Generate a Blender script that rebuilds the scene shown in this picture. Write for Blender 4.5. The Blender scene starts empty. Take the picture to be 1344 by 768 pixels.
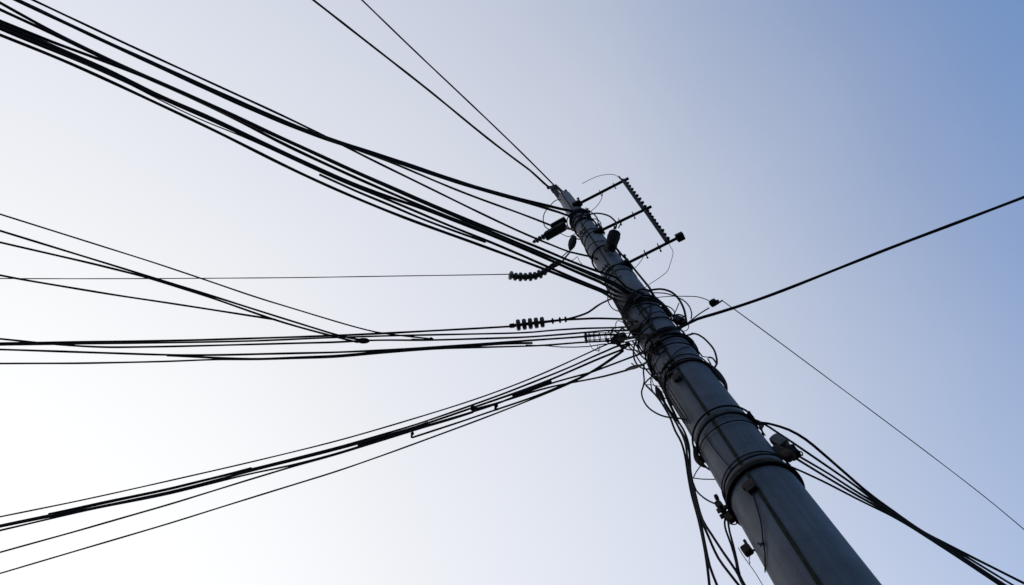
import bpy, bmesh, math, random
from mathutils import Vector, Matrix
random.seed(7)
scene = bpy.context.scene
col = scene.collection

# ------------------------------------------------------------------ camera
F = 970.0                                   # focal length in photo pixels (1344 wide)
ZEN = (630.0, 93.0)                         # where straight up falls in the photograph
CAM = Vector((0.0, 0.0, 1.6))
zc = Vector(((ZEN[0]-672)/F, (384-ZEN[1])/F, -1.0)).normalized()
fw = Vector((0, 0, -1.0))
yc = (fw - zc*fw.dot(zc)).normalized()
xc = yc.cross(zc)
R = Matrix((xc, yc, zc))                    # camera space -> world space
cd = bpy.data.cameras.new('camera')
cam = bpy.data.objects.new('camera', cd)
col.objects.link(cam)
cd.sensor_width = 36.0
cd.lens = 36.0*F/1344.0
cd.clip_start = 0.05
cd.clip_end = 3000
cam.matrix_world = Matrix.Translation(CAM) @ R.to_4x4()
scene.camera = cam

# ------------------------------------------------------------------ sky, sun, exposure
SUN_DIR = (R @ Vector(((-450-672)/F, (384-1150)/F, -1.0))).normalized()
SUN_EL = math.asin(SUN_DIR.z)
SUN_AZ = math.atan2(SUN_DIR.x, SUN_DIR.y)
w = bpy.data.worlds.new('World')
scene.world = w
w.use_nodes = True
nt = w.node_tree
bg = nt.nodes['Background']
sky = nt.nodes.new('ShaderNodeTexSky')
sky.sky_type = 'NISHITA'
sky.sun_disc = False
sky.sun_elevation = SUN_EL
sky.sun_rotation = SUN_AZ
sky.altitude = 0
sky.air_density = 1.0
sky.dust_density = 0.5
sky.ozone_density = 4.0
# thin bright high haze in front of the blue: densest towards the sun, gone a quarter turn away from it
tc = nt.nodes.new('ShaderNodeTexCoord')
dt = nt.nodes.new('ShaderNodeVectorMath'); dt.operation = 'DOT_PRODUCT'
dt.inputs[1].default_value = SUN_DIR
ac = nt.nodes.new('ShaderNodeMath'); ac.operation = 'ARCCOSINE'
dv = nt.nodes.new('ShaderNodeMath'); dv.operation = 'DIVIDE'; dv.inputs[1].default_value = math.pi
wn = nt.nodes.new('ShaderNodeTexNoise'); wn.inputs['Scale'].default_value = 2.2; wn.inputs['Detail'].default_value = 3
wm = nt.nodes.new('ShaderNodeMath'); wm.operation = 'MULTIPLY_ADD'; wm.inputs[1].default_value = 0.035; wm.inputs[2].default_value = -0.0175
wa = nt.nodes.new('ShaderNodeMath'); wa.operation = 'ADD'
rp = nt.nodes.new('ShaderNodeValToRGB')
rp.color_ramp.interpolation = 'B_SPLINE'
stops = [(12, 1.0), (24, .975), (35, .84), (46, .70), (57, .585), (67.4, .46), (75, .34), (84, .165), (94, 0.0), (106, 0.0)]
els = rp.color_ramp.elements
els[0].position = stops[0][0]/180; els[0].color = (1, 1, 1, 1)
els[1].position = stops[-1][0]/180; els[1].color = (0, 0, 0, 1)
for an, v in stops[1:-1]:
    e = els.new(an/180); e.color = (v, v, v, 1)
mx = nt.nodes.new('ShaderNodeMix'); mx.data_type = 'RGBA'
K = 0.285
vr = nt.nodes.new('ShaderNodeValToRGB')        # the veil is pure white round the sun, a shade creamier against the blue
ve = vr.color_ramp.elements
ve[0].position = 23/180; ve[0].color = (1.0, 1.0, 1.0, 1)
ve[1].position = 38/180; ve[1].color = (1.0, 0.965, 0.91, 1)
vs_ = nt.nodes.new('ShaderNodeVectorMath'); vs_.operation = 'SCALE'; vs_.inputs['Scale'].default_value = 1.022/K
nt.links.new(vr.outputs[0], vs_.inputs[0])
nt.links.new(vs_.outputs[0], mx.inputs['B'])
nt.links.new(tc.outputs['Generated'], dt.inputs[0])
nt.links.new(dt.outputs['Value'], ac.inputs[0])
nt.links.new(ac.outputs[0], dv.inputs[0])
nt.links.new(tc.outputs['Generated'], wn.inputs['Vector'])
nt.links.new(wn.outputs['Fac'], wm.inputs[0])
nt.links.new(wm.outputs[0], wa.inputs[0])
nt.links.new(dv.outputs[0], wa.inputs[1])
nt.links.new(wa.outputs[0], rp.inputs[0])
nt.links.new(dv.outputs[0], vr.inputs[0])
nt.links.new(rp.outputs[0], mx.inputs['Factor'])
nt.links.new(sky.outputs[0], mx.inputs['A'])
nt.links.new(mx.outputs['Result'], bg.inputs['Color'])
bg.inputs['Strength'].default_value = 0.14
sd = bpy.data.lights.new('sun', 'SUN')
sd.energy = 0.5
sd.angle = math.radians(10)
sd.color = (1.0, 0.97, 0.93)
so = bpy.data.objects.new('sun', sd)
col.objects.link(so)
so.rotation_euler = SUN_DIR.to_track_quat('Z', 'Y').to_euler()
so.location = (-20, 5, 25)
scene.view_settings.view_transform = 'Standard'
scene.view_settings.look = 'None'
scene.view_settings.gamma = 1.0
scene.view_settings.exposure = math.log2(K/0.14)

# ------------------------------------------------------------------ pole geometry and photo measuring helpers
DIST = 2.1                                  # ground distance from the camera to the pole axis
def ray(px, py):
    return (R @ Vector(((px-672)/F, (384-py)/F, -1.0)))
_a = ray(1083, 768)
DH = Vector((_a.x, _a.y, 0)).normalized()   # horizontal direction camera -> pole
BASE = Vector((DH.x*DIST, DH.y*DIST, 0))
def meas(l, r):
    vl, vr = ray(*l), ray(*r)
    m = (vl/vl.length + vr/vr.length)
    h = m.z/Vector((m.x, m.y)).length*DIST
    al, ar = math.atan2(vl.y, vl.x), math.atan2(vr.y, vr.x)
    return CAM.z+h, math.sin(abs(al-ar)/2)*DIST
z1, r1 = meas((733, 262), (750, 256))
z2, r2 = meas((1013, 768), (1154, 768))
TAPER = (r1-r2)/(z1-z2)
def rad(z): return r2+(z-z2)*TAPER
ZTOP = z1
print('pole', z1, r1, z2, r2, 'base r', rad(0), 'taper', 1/TAPER)

def A(px, py, off=0.0):
    """point on the upright plane through the pole axis, facing the camera, moved off metres nearer"""
    d = ray(px, py)
    t = (DIST-off)/d.dot(DH)
    return CAM+d*t
def S(px, py, off=0.0):
    """point on the pole's surface (off metres proud)"""
    d = ray(px, py)
    p = A(px, py, 0.1)
    for k in range(12):
        rr = rad(p.z)+off
        o = CAM-BASE
        a = d.x*d.x+d.y*d.y
        b = o.x*d.x+o.y*d.y
        c = o.x*o.x+o.y*o.y-rr*rr
        q = b*b-a*c
        if q <= 0:
            t = -b/a
        else:
            t = (-b-math.sqrt(q))/a
        p = CAM+d*t
    rr = rad(p.z)+off
    v = Vector((p.x-BASE.x, p.y-BASE.y, 0))
    if v.length > rr:
        v = v.normalized()*rr
        p = Vector((BASE.x+v.x, BASE.y+v.y, p.z))
    return p
def H(px, py, z0, slope=0.0):
    """point where the pixel's ray meets a surface that has height z0 at the pole and falls by slope per metre"""
    d = ray(px, py)
    z = z0
    for k in range(6):
        p = CAM+d*((z-CAM.z)/d.z)
        dist = Vector((p.x-BASE.x, p.y-BASE.y)).length
        z = z0-slope*dist
    return p
def mpp(p):
    """metres per photo pixel at a point"""
    return abs((R.transposed() @ (p-CAM)).z)/F

# ------------------------------------------------------------------ materials
def new_mat(name):
    m = bpy.data.materials.new(name)
    m.use_nodes = True
    n = m.node_tree.nodes
    return m, n, m.node_tree.links, n['Principled BSDF']
def mottled(name, c1, c2, rough=0.6, metal=0.0, scale=18.0, bump=0.15, spec=0.5, stretch=(1, 1, 1)):
    m, n, l, b = new_mat(name)
    tc = n.new('ShaderNodeTexCoord')
    mp = n.new('ShaderNodeMapping')
    mp.inputs['Scale'].default_value = stretch
    nz = n.new('ShaderNodeTexNoise')
    nz.inputs['Scale'].default_value = scale
    nz.inputs['Detail'].default_value = 6
    cr = n.new('ShaderNodeValToRGB')
    cr.color_ramp.elements[0].position = 0.35
    cr.color_ramp.elements[1].position = 0.68
    cr.color_ramp.elements[0].color = (*c1, 1)
    cr.color_ramp.elements[1].color = (*c2, 1)
    l.new(tc.outputs['Object'], mp.inputs['Vector'])
    l.new(mp.outputs[0], nz.inputs['Vector'])
    l.new(nz.outputs['Fac'], cr.inputs[0])
    l.new(cr.outputs[0], b.inputs['Base Color'])
    bp = n.new('ShaderNodeBump')
    bp.inputs['Strength'].default_value = bump
    bp.inputs['Distance'].default_value = 0.01
    l.new(nz.outputs['Fac'], bp.inputs['Height'])
    l.new(bp.outputs[0], b.inputs['Normal'])
    b.inputs['Roughness'].default_value = rough
    b.inputs['Metallic'].default_value = metal
    b.inputs['Specular IOR Level'].default_value = spec
    return m
def concrete():
    m, n, l, b = new_mat('weathered slate grey concrete')
    tc = n.new('ShaderNodeTexCoord')
    def noise(scale, detail, stretch=None, rough=0.55):
        t = n.new('ShaderNodeTexNoise'); t.inputs['Scale'].default_value = scale; t.inputs['Detail'].default_value = detail; t.inputs['Roughness'].default_value = rough
        if stretch:
            mp = n.new('ShaderNodeMapping'); mp.inputs['Scale'].default_value = stretch
            l.new(tc.outputs['Object'], mp.inputs[0]); l.new(mp.outputs[0], t.inputs['Vector'])
        else: l.new(tc.outputs['Object'], t.inputs['Vector'])
        return t
    def ramp(src, p0, c0, p1, c1):
        r = n.new('ShaderNodeValToRGB')
        r.color_ramp.elements[0].position = p0; r.color_ramp.elements[0].color = (*c0, 1)
        r.color_ramp.elements[1].position = p1; r.color_ramp.elements[1].color = (*c1, 1)
        l.new(src.outputs['Fac'], r.inputs[0]); return r
    def mix(a_, b_, mode, f):
        x = n.new('ShaderNodeMix'); x.data_type = 'RGBA'; x.blend_type = mode
        if isinstance(f, float): x.inputs['Factor'].default_value = f
        else: l.new(f, x.inputs['Factor'])
        l.new(a_, x.inputs['A'])
        if isinstance(b_, tuple): x.inputs['B'].default_value = b_
        else: l.new(b_, x.inputs['B'])
        return x.outputs['Result']
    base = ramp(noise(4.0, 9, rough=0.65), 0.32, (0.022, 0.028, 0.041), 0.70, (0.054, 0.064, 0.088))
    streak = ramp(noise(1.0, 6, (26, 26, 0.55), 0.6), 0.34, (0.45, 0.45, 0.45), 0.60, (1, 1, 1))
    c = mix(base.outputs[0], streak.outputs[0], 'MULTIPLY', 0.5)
    pale = ramp(noise(1.0, 5, (16, 16, 0.35), 0.6), 0.60, (0, 0, 0), 0.78, (1, 1, 1))
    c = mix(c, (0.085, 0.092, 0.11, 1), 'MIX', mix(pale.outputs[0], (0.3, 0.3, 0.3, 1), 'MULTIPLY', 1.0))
    rust = ramp(noise(1.0, 4, (34, 34, 0.9), 0.6), 0.66, (0, 0, 0), 0.76, (1, 1, 1))
    c = mix(c, (0.045, 0.024, 0.014, 1), 'MIX', mix(rust.outputs[0], (0.55, 0.55, 0.55, 1), 'MULTIPLY', 1.0))
    vo = n.new('ShaderNodeTexVoronoi'); vo.inputs['Scale'].default_value = 55
    l.new(tc.outputs['Object'], vo.inputs['Vector'])
    pr = n.new('ShaderNodeValToRGB'); pr.color_ramp.elements[0].position = 0.06; pr.color_ramp.elements[0].color = (0.25, 0.25, 0.25, 1)
    pr.color_ramp.elements[1].position = 0.16
    l.new(vo.outputs['Distance'], pr.inputs[0])
    c = mix(c, pr.outputs[0], 'MULTIPLY', 0.7)
    l.new(c, b.inputs['Base Color'])
    fi = noise(110, 5)
    ad = n.new('ShaderNodeMath'); ad.operation = 'ADD'
    l.new(fi.outputs['Fac'], ad.inputs[0]); l.new(pr.outputs[0], ad.inputs[1])
    bp = n.new('ShaderNodeBump'); bp.inputs['Strength'].default_value = 0.35; bp.inputs['Distance'].default_value = 0.004
    l.new(ad.outputs[0], bp.inputs['Height']); l.new(bp.outputs[0], b.inputs['Normal'])
    b.inputs['Roughness'].default_value = 0.62
    b.inputs['Specular IOR Level'].default_value = 0.2
    return m
M = {}
M['concrete'] = concrete()
M['seam'] = mottled('mossy grout', (0.008, 0.010, 0.008), (0.018, 0.020, 0.014), 0.95, 0, 40, 0.5, 0.1)
M['black'] = mottled('black cable sheath', (0.005, 0.005, 0.007), (0.011, 0.011, 0.014), 0.75, 0, 30, 0.05, 0.06)
M['box'] = mottled('black plastic housing', (0.005, 0.0055, 0.007), (0.011, 0.012, 0.015), 0.75, 0, 12, 0.1, 0.07)
M['steel'] = mottled('dull weathered steel', (0.014, 0.015, 0.019), (0.034, 0.035, 0.04), 0.75, 0.1, 25, 0.3, 0.15)
M['rust'] = mottled('rusted steel', (0.012, 0.010, 0.010), (0.034, 0.020, 0.015), 0.85, 0.0, 30, 0.4, 0.15)
M['porcelain'] = mottled('dark brown porcelain', (0.010, 0.009, 0.010), (0.02, 0.017, 0.017), 0.5, 0, 9, 0.05, 0.25)
M['paleporcelain'] = mottled('grey porcelain', (0.06, 0.06, 0.065), (0.1, 0.1, 0.105), 0.45, 0, 9, 0.05)
M['wire'] = mottled('thin bare wire', (0.03, 0.03, 0.034), (0.05, 0.05, 0.055), 0.6, 0.2, 30, 0.05)
M['ground'] = mottled('worn asphalt', (0.04, 0.04, 0.042), (0.07, 0.07, 0.07), 0.95, 0, 6, 0.3)
M['blue'] = mottled('painted grey blue metal', (0.008, 0.011, 0.016), (0.014, 0.018, 0.024), 0.6, 0.0, 12, 0.15)

# ------------------------------------------------------------------ mesh helpers
def smooth_path(pts, step):
    """Catmull-Rom through the points, resampled about every step metres"""
    n = len(pts)
    if n == 2:
        k = max(1, min(60, int((pts[1]-pts[0]).length/step)))
        return [pts[0].lerp(pts[1], i/k) for i in range(k+1)]
    out = []
    for i in range(n-1):
        p1, p2 = pts[i], pts[i+1]
        p0 = pts[i-1] if i > 0 else p1*2-p2
        p3 = pts[i+2] if i+2 < n else p2*2-p1
        L = max((p2-p1).length, 1e-5)
        # chord-scaled tangents keep unequal spans from overshooting
        t1 = (p2-p0)*(L/max((p2-p1).length+(p1-p0).length, 1e-5))
        t2 = (p3-p1)*(L/max((p3-p2).length+(p2-p1).length, 1e-5))
        k = max(2, min(60, int(L/step)))
        for j in range(k):
            u = j/k
            h00 = 2*u**3-3*u*u+1; h10 = u**3-2*u*u+u; h01 = -2*u**3+3*u*u; h11 = u**3-u*u
            out.append(p1*h00+t1*h10+p2*h01+t2*h11)
    out.append(pts[-1].copy())
    return out
def frames(path):
    n = len(path)
    T = []
    for i in range(n):
        a = path[max(i-1, 0)]; b = path[min(i+1, n-1)]
        v = b-a
        T.append(v.normalized() if v.length > 1e-9 else (T[-1] if T else Vector((0, 0, 1))))
    ref = Vector((0, 0, 1)) if abs(T[0].z) < 0.9 else Vector((1, 0, 0))
    N = [(ref-T[0]*ref.dot(T[0])).normalized()]
    for i in range(1, n):
        v = N[-1]-T[i]*N[-1].dot(T[i])
        N.append(v.normalized() if v.length > 1e-6 else N[-1])
    return T, N
def sweep(bm, path, r, n=8, closed=False):
    T, N = frames(path)
    m = len(path)
    rings = []
    for i in range(m):
        B = T[i].cross(N[i])
        rr = r(i/(m-1)) if callable(r) else (r[i] if isinstance(r, (list, tuple)) else r)
        rings.append([bm.verts.new(path[i]+(N[i]*math.cos(2*math.pi*k/n)+B*math.sin(2*math.pi*k/n))*rr) for k in range(n)])
    for i in range(m-1 if not closed else m):
        a, b = rings[i], rings[(i+1) % m]
        for k in range(n):
            f = bm.faces.new((a[k], a[(k+1) % n], b[(k+1) % n], b[k])); f.smooth = True
    if not closed:
        bm.faces.new(rings[0][::-1]); bm.faces.new(rings[-1])
def tube(bm, pts, r, step=0.05, n=8):
    sweep(bm, smooth_path(pts, step), r, n)
def lathe(bm, p0, axis, prof, n=20):
    """prof: (distance along axis, radius) pairs"""
    a = axis.normalized()
    sweep_path = [p0+a*t for t, r in prof]
    ref = Vector((0, 0, 1)) if abs(a.z) < 0.9 else Vector((1, 0, 0))
    N = (ref-a*ref.dot(a)).normalized(); B = a.cross(N)
    rings = []
    for (t, r), c in zip(prof, sweep_path):
        rings.append([bm.verts.new(c+(N*math.cos(2*math.pi*k/n)+B*math.sin(2*math.pi*k/n))*max(r, 1e-4)) for k in range(n)])
    for i in range(len(rings)-1):
        for k in range(n):
            f = bm.faces.new((rings[i][k], rings[i][(k+1) % n], rings[i+1][(k+1) % n], rings[i+1][k])); f.smooth = True
    bm.faces.new(rings[0][::-1]); bm.faces.new(rings[-1])
def box(bm, c, u, v, hu, hv, hw, bev=0.004):
    u = u.normalized(); v = (v-u*v.dot(u)).normalized(); ww = u.cross(v)
    vs = [bm.verts.new(c+u*(hu*a)+v*(hv*b)+ww*(hw*d)) for a in (-1, 1) for b in (-1, 1) for d in (-1, 1)]
    fs = [bm.faces.new([vs[i] for i in q]) for q in ((0, 1, 3, 2), (4, 6, 7, 5), (0, 4, 5, 1), (2, 3, 7, 6), (0, 2, 6, 4), (1, 5, 7, 3))]
    if bev:
        es = list({e for f in fs for e in f.edges})
        bmesh.ops.bevel(bm, geom=es, offset=min(bev, 0.45*min(hu, hv, hw)*2), segments=2, affect='EDGES', profile=0.6)
def BM(): return bmesh.new()

# ------------------------------------------------------------------ object helpers
class Thing:
    pass
def empty(name, loc, label, cat, group=None):
    o = bpy.data.objects.new(name, None)
    o.empty_display_size = 0.1
    o.location = loc
    col.objects.link(o)
    o['label'] = label; o['category'] = cat
    if group: o['group'] = group
    return o
def root_loc(o):
    p = Vector((0, 0, 0))
    while o is not None:
        p += o.location; o = o.parent
    return p
def part(name, bm, mat, parent=None, label=None):
    """one mesh object; vertices are given in world coordinates"""
    bmesh.ops.recalc_face_normals(bm, faces=bm.faces[:])
    if parent is None:
        c = Vector((0, 0, 0))
        for v in bm.verts: c += v.co
        o_loc = c/len(bm.verts)
        off = o_loc
    else:
        off = root_loc(parent); o_loc = Vector((0, 0, 0))
    bmesh.ops.translate(bm, verts=bm.verts[:], vec=-off)
    me = bpy.data.meshes.new(name)
    bm.to_mesh(me); bm.free()
    me.materials.append(M[mat])
    o = bpy.data.objects.new(name, me)
    o.location = o_loc
    col.objects.link(o)
    if parent is not None: o.parent = parent
    if label: o['label'] = label
    return o
def tag(o, label, cat, group=None):
    o['label'] = label; o['category'] = cat
    if group: o['group'] = group
    return o

# ------------------------------------------------------------------ ground
bm = BM()
s = 600
vs = [bm.verts.new(Vector((x, y, 0))) for x, y in ((-s, -s), (s, -s), (s, s), (-s, s))]
bm.faces.new(vs)
g = part('ground', bm, 'ground'); g['kind'] = 'structure'

# ------------------------------------------------------------------ the pole
pole = empty('utility_pole', BASE, 'tall tapering grey concrete utility pole hung with cables', 'utility pole')
bm = BM()
N_ = 64
zs = [-0.0, 0.8, 2, 4, 6, 8, 10, ZTOP-0.02, ZTOP]
rings = []
for i, z in enumerate(zs):
    r_ = rad(z)-(0.012 if i == len(zs)-1 else 0)
    rings.append([bm.verts.new(Vector((BASE.x+r_*math.cos(2*math.pi*k/N_), BASE.y+r_*math.sin(2*math.pi*k/N_), z))) for k in range(N_)])
for i in range(len(rings)-1):
    for k in range(N_):
        f = bm.faces.new((rings[i][k], rings[i][(k+1) % N_], rings[i+1][(k+1) % N_], rings[i+1][k])); f.smooth = True
bm.faces.new(rings[0][::-1]); bm.faces.new(rings[-1])
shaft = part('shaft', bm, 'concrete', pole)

def ring_path(zc_, off, tilt=0.0, a0=0.0, a1=2*math.pi, n=56):
    """circle on the pole; tilt raises it towards the camera's right"""
    rt = Vector((DH.y, -DH.x, 0))
    P = []
    for i in range(n+1):
        a = a0+(a1-a0)*i/n
        v = -DH*math.cos(a)+rt*math.sin(a)           # a = 0 faces the camera, a>0 goes right
        z = zc_+tilt*v.dot(rt)
        r_ = rad(z)+off
        P.append(Vector((BASE.x+v.x*r_, BASE.y+v.y*r_, z)))
    return P
def on_pole(a, z, off):
    rt = Vector((DH.y, -DH.x, 0))
    v = -DH*math.cos(a)+rt*math.sin(a)
    r_ = rad(z)+off
    return Vector((BASE.x+v.x*r_, BASE.y+v.y*r_, z)), v
def strap(bm, zc_, h, t, off=0.0, tilt=0.0):
    """flat steel band round the pole, h tall and t thick"""
    n = 72
    rt = Vector((DH.y, -DH.x, 0))
    R4 = []
    for i in range(n):
        a = 2*math.pi*i/n
        v = -DH*math.cos(a)+rt*math.sin(a)
        z = zc_+tilt*v.dot(rt)
        q = []
        for dz, dr in ((-h/2, off-0.004), (-h/2, off+t), (h/2, off+t), (h/2, off-0.004)):
            r_ = rad(z+dz)+dr
            q.append(bm.verts.new(Vector((BASE.x+v.x*r_, BASE.y+v.y*r_, z+dz))))
        R4.append(q)
    for i in range(n):
        a, b = R4[i], R4[(i+1) % n]
        for k in range(4):
            f = bm.faces.new((a[k], a[(k+1) % 4], b[(k+1) % 4], b[k])); f.smooth = (k in (1, 3))
def az_of(px, py):
    p = S(px, py)
    rt = Vector((DH.y, -DH.x, 0))
    v = Vector((p.x-BASE.x, p.y-BASE.y, 0))
    return math.atan2(v.dot(rt), v.dot(-DH))

# cast seam: a raised mossy fin of grout that wanders slightly down the shaft
bm = BM()
sp = []
a_hi, a_lo, z_hi, z_lo = az_of(906, 508), az_of(1077, 768), S(906, 508).z, S(1077, 768).z
for z in [ZTOP-0.01]+[ZTOP-0.5*i for i in range(1, int(ZTOP*2))]+[0.02]:
    u = max(-1.5, min(1.0, (z_hi-z)/(z_hi-z_lo)))
    aa = a_hi+(a_lo-a_hi)*u if u > 0 else a_hi
    sp.append(on_pole(aa+0.012*math.sin(z*3.1), z, 0.0)[0])
path = smooth_path(sp, 0.06)
prev = None
rows = []
for i, p in enumerate(path):
    v = Vector((p.x-BASE.x, p.y-BASE.y, 0)).normalized(); tt = Vector((-v.y, v.x, 0))
    c = Vector((BASE.x, BASE.y, p.z))+v*(rad(p.z))
    wd = 0.0085+0.003*random.random()
    hh = 0.004+0.002*random.random()
    rows.append([bm.verts.new(c-tt*wd-v*0.004), bm.verts.new(c-tt*wd*0.7+v*hh), bm.verts.new(c+tt*wd*0.7+v*hh), bm.verts.new(c+tt*wd-v*0.004)])
for a, b in zip(rows[:-1], rows[1:]):
    for k in range(3):
        bm.faces.new((a[k], a[k+1], b[k+1], b[k]))
part('mould_seam', bm, 'seam', pole, 'dark mossy seam running down the pole')

def band(px, py, h=0.03, t=0.006, lug=None, tilt=0.0, mat='steel', nm='steel_band', off=0.0):
    """steel band whose near middle is seen at (px,py); lug = pixel of its bolted clamp"""
    z = S(px, py).z
    bm = BM(); strap(bm, z, h, t, off, tilt)
    o = part(nm, bm, mat, pole)
    if lug:
        a = az_of(*lug)
        b2 = BM()
        p, v = on_pole(a, z, t+0.022)
        tt = Vector((-v.y, v.x, 0))
        for s_ in (-1, 1):
            box(b2, p+tt*(0.016*s_), v, Vector((0, 0, 1)), 0.028, h*0.6, 0.004, 0.002)
        part('clamp_lug', b2, mat, o)
        b3 = BM()
        lathe(b3, p-tt*0.045+v*0.004, tt, [(0, .010), (.012, .010), (.0121, .006), (.078, .006), (.0781, .010), (.09, .010)], 6)
        part('clamp_bolt', b3, 'rust', o)
    return o
band(757, 275, 0.05, 0.010, (763, 268), mat='box', nm='top_band')
band(760, 283, 0.03, 0.008, None, mat='box', nm='top_band')
band(768, 305, 0.028, 0.006, (768, 306), mat='rust')
band(812, 347, 0.03, 0.008, (800, 357))
band(816, 353, 0.03, 0.006, None)
band(888, 439, 0.036, 0.010, (862, 452), mat='rust')
band(922, 476, 0.028, 0.010, (889, 493), mat='rust')
band(957, 541, 0.03, 0.008, None)
band(997, 606, 0.022, 0.010, (948, 668), mat='rust')
band(1000, 611, 0.012, 0.018, None, mat='box')

# pole top: bracket with two upright flats that hold the two wires leaving overhead
bt = BM()
c = A(735, 254)
up = Vector((0, 0, 1)); rt = Vector((DH.y, -DH.x, 0))
k = mpp(c)
for (x, y, ex, ey, wd) in ((735, 258, 724.5, 245.5, 5.0), (742, 256, 729, 243.5, 3.4)):
    p0 = A(x, y, 0.03); p1 = A(ex, ey, 0.03)
    box(bt, (p0+p1)/2, p1-p0, rt, (p1-p0).length/2, wd*k/2, 0.016, 0.003)
box(bt, A(728, 249, .03), rt, up, 0.055, 0.03, 0.03, 0.004)
lathe(bt, A(719, 246.5, .03), A(726, 244.5, .03)-A(719, 246.5, .03), [(0, .02), (.015, .03), (.03, .03), (.045, .02), (.09, .02)], 12)
box(bt, A(731, 254, .02), A(737, 262)-A(724, 245), DH, A(737, 262).lerp(A(724, 245), .5).z*0+(A(737, 262)-A(724, 245)).length/2, 0.03, 3.6*k, 0.01)
part('top_bracket', bt, 'box', pole)
bt = BM()
box(bt, Vector((BASE.x, BASE.y, ZTOP+0.028)), rt, up, rad(ZTOP)*0.85, 0.03, rad(ZTOP)*0.85, 0.006)
part('top_plate', bt, 'steel', pole)

# hardware between the pole's bands: small bracket at the foot of the seam
bt = BM()
p, v = on_pole(az_of(988, 641), S(988, 641).z, 0.012)
box(bt, p, v, up, 0.014, 0.03, 0.022, 0.003)
p, v = on_pole(az_of(981, 641), S(981, 641).z, 0.01)
box(bt, p, v, up, 0.012, 0.012, 0.012, 0.003)
part('bolt_bracket', bt, 'rust', pole)

# ------------------------------------------------------------------ wires
EXT = 26.0
def relax(pts, sig):
    """even out the hand-measured jitter of a long wire; its two ends stay put"""
    if len(pts) < 3 or sig <= 0: return pts
    d = []
    for (x0, y0), (x1, y1) in zip(pts[:-1], pts[1:]):
        n = max(1, int(math.hypot(x1-x0, y1-y0)/3))
        d += [(x0+(x1-x0)*i/n, y0+(y1-y0)*i/n) for i in range(n)]
    d.append(pts[-1])
    n = len(d); w_ = int(sig)
    (ax, ay), (bx, by) = d[0], d[-1]
    def g(i):
        if i < 0: q = d[min(-i, n-1)]; return (2*ax-q[0], 2*ay-q[1])
        if i >= n: q = d[max(2*n-2-i, 0)]; return (2*bx-q[0], 2*by-q[1])
        return d[i]
    out = []
    for i in range(n):
        sx = sy = sw = 0.0
        for j in range(-w_, w_+1, 2):
            k = math.exp(-0.5*(j*3/sig)**2); q = g(i+j)
            sx += q[0]*k; sy += q[1]*k; sw += k
        out.append((sx/sw, sy/sw))
    return out[:-1:8]+[out[-1]]
def wire(label, pts, z0, width, slope=0.02, ext=True, end=(), group=None, mat='black', cat='cable', name='cable', sig=30.0, steps=0.12):
    """pts from the far end to the pole, laid at height z0 (falling by slope per metre); end = points already in 3-D"""
    P = [H(x, y, z0, slope) for x, y in relax(pts, sig)]
    k = mpp(P[-1])
    if ext:
        d = (P[0]-P[1]).normalized()
        h = Vector((d.x, d.y, 0)).normalized()
        zz = max(-0.06, min(0.02, d.z))
        q = P[0]
        pre = []
        for j in range(1, 6):
            pre.append(q+h*(EXT*j/5)+Vector((0, 0, zz*EXT*j/5+0.0016*(EXT*j/5)**2)))
        P = pre[::-1]+P
    P = P+list(end)
    bm = BM()
    rb = max(width*1.04*k/2, 0.002)
    path = smooth_path(P, steps)
    ph = [random.uniform(0, 6.3) for _ in range(5)]
    L = 0.0; rr = []
    for i, p in enumerate(path):
        if i: L += (path[i]-path[i-1]).length
        rr.append(rb*(1+0.05*math.sin(L*5.1+ph[0])+0.05*math.sin(L*11.7+ph[1])))
        if 0 < i < len(path)-1:
            e = min(1.0, 4.0*i/len(path), 4.0*(len(path)-1-i)/len(path))
            p.z += e*rb*(0.35*math.sin(L*1.9+ph[2])+0.2*math.sin(L*4.3+ph[3]))
            p += DH*(e*rb*0.3*math.sin(L*2.7+ph[4]))
    sweep(bm, path, rr, 8)
    o = part(name, bm, mat)
    tag(o, label, cat, group)
    return o

# upper left bundle, fastened on the front of the pole at about (835, 390)
GA = 'black cables of the upper left bundle'
zA = S(835, 390).z
E0 = [S(836, 391, 0.015)]
def za(i): return zA+0.035*i
wire('thin black cable, uppermost of the upper left bundle, splitting off low to the pole side', [(42.5, 0), (168, 58.5), (308, 123), (365, 149), (409, 170), (452.5, 192), (490, 211), (558, 244), (615, 272.5), (702.5, 314), (747.5, 330.6)], S(776, 337).z, 2.6, 0.02, True, [S(776, 337, .01), S(783, 340, .012)], GA)
zU = S(755, 278).z
wire('thick black cable, second at the left corner, curving up to the pole top', [(23, 0), (147.5, 58.5), (215, 89), (308, 131), (365, 156), (428, 181), (477.5, 197), (515, 208.5), (558, 223), (602.5, 239.5), (632.5, 248), (708, 268), (737, 274.5)], zU+0.04, 3.6, 0.02, True, [S(750, 277, .015), S(766, 279, .015)], GA)
wire('black cable clinging under the thick cable that curves up to the pole top', [(25, 2), (147.5, 60), (215, 91.5), (308, 134), (365, 159.5), (428, 184), (477.5, 199), (515, 211), (558, 225.5), (602.5, 241.5), (632.5, 250), (701, 268), (734.5, 279)], zU-0.03, 3.2, 0.02, True, [S(748, 284, .012), S(764, 286, .012)], GA)
zM = A(738, 300).z
wire('black cable branching off the top pair and ending at the black splice housing', [(24, 1), (147.5, 59.5), (215, 90), (308, 132.5), (365, 158), (428, 183), (496, 206), (515, 213), (558, 232), (575, 240), (627.5, 260.6), (708, 288.8), (724.5, 296.5)], zM, 2.6, 0.02, True, [A(730, 299)], GA)
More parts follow.
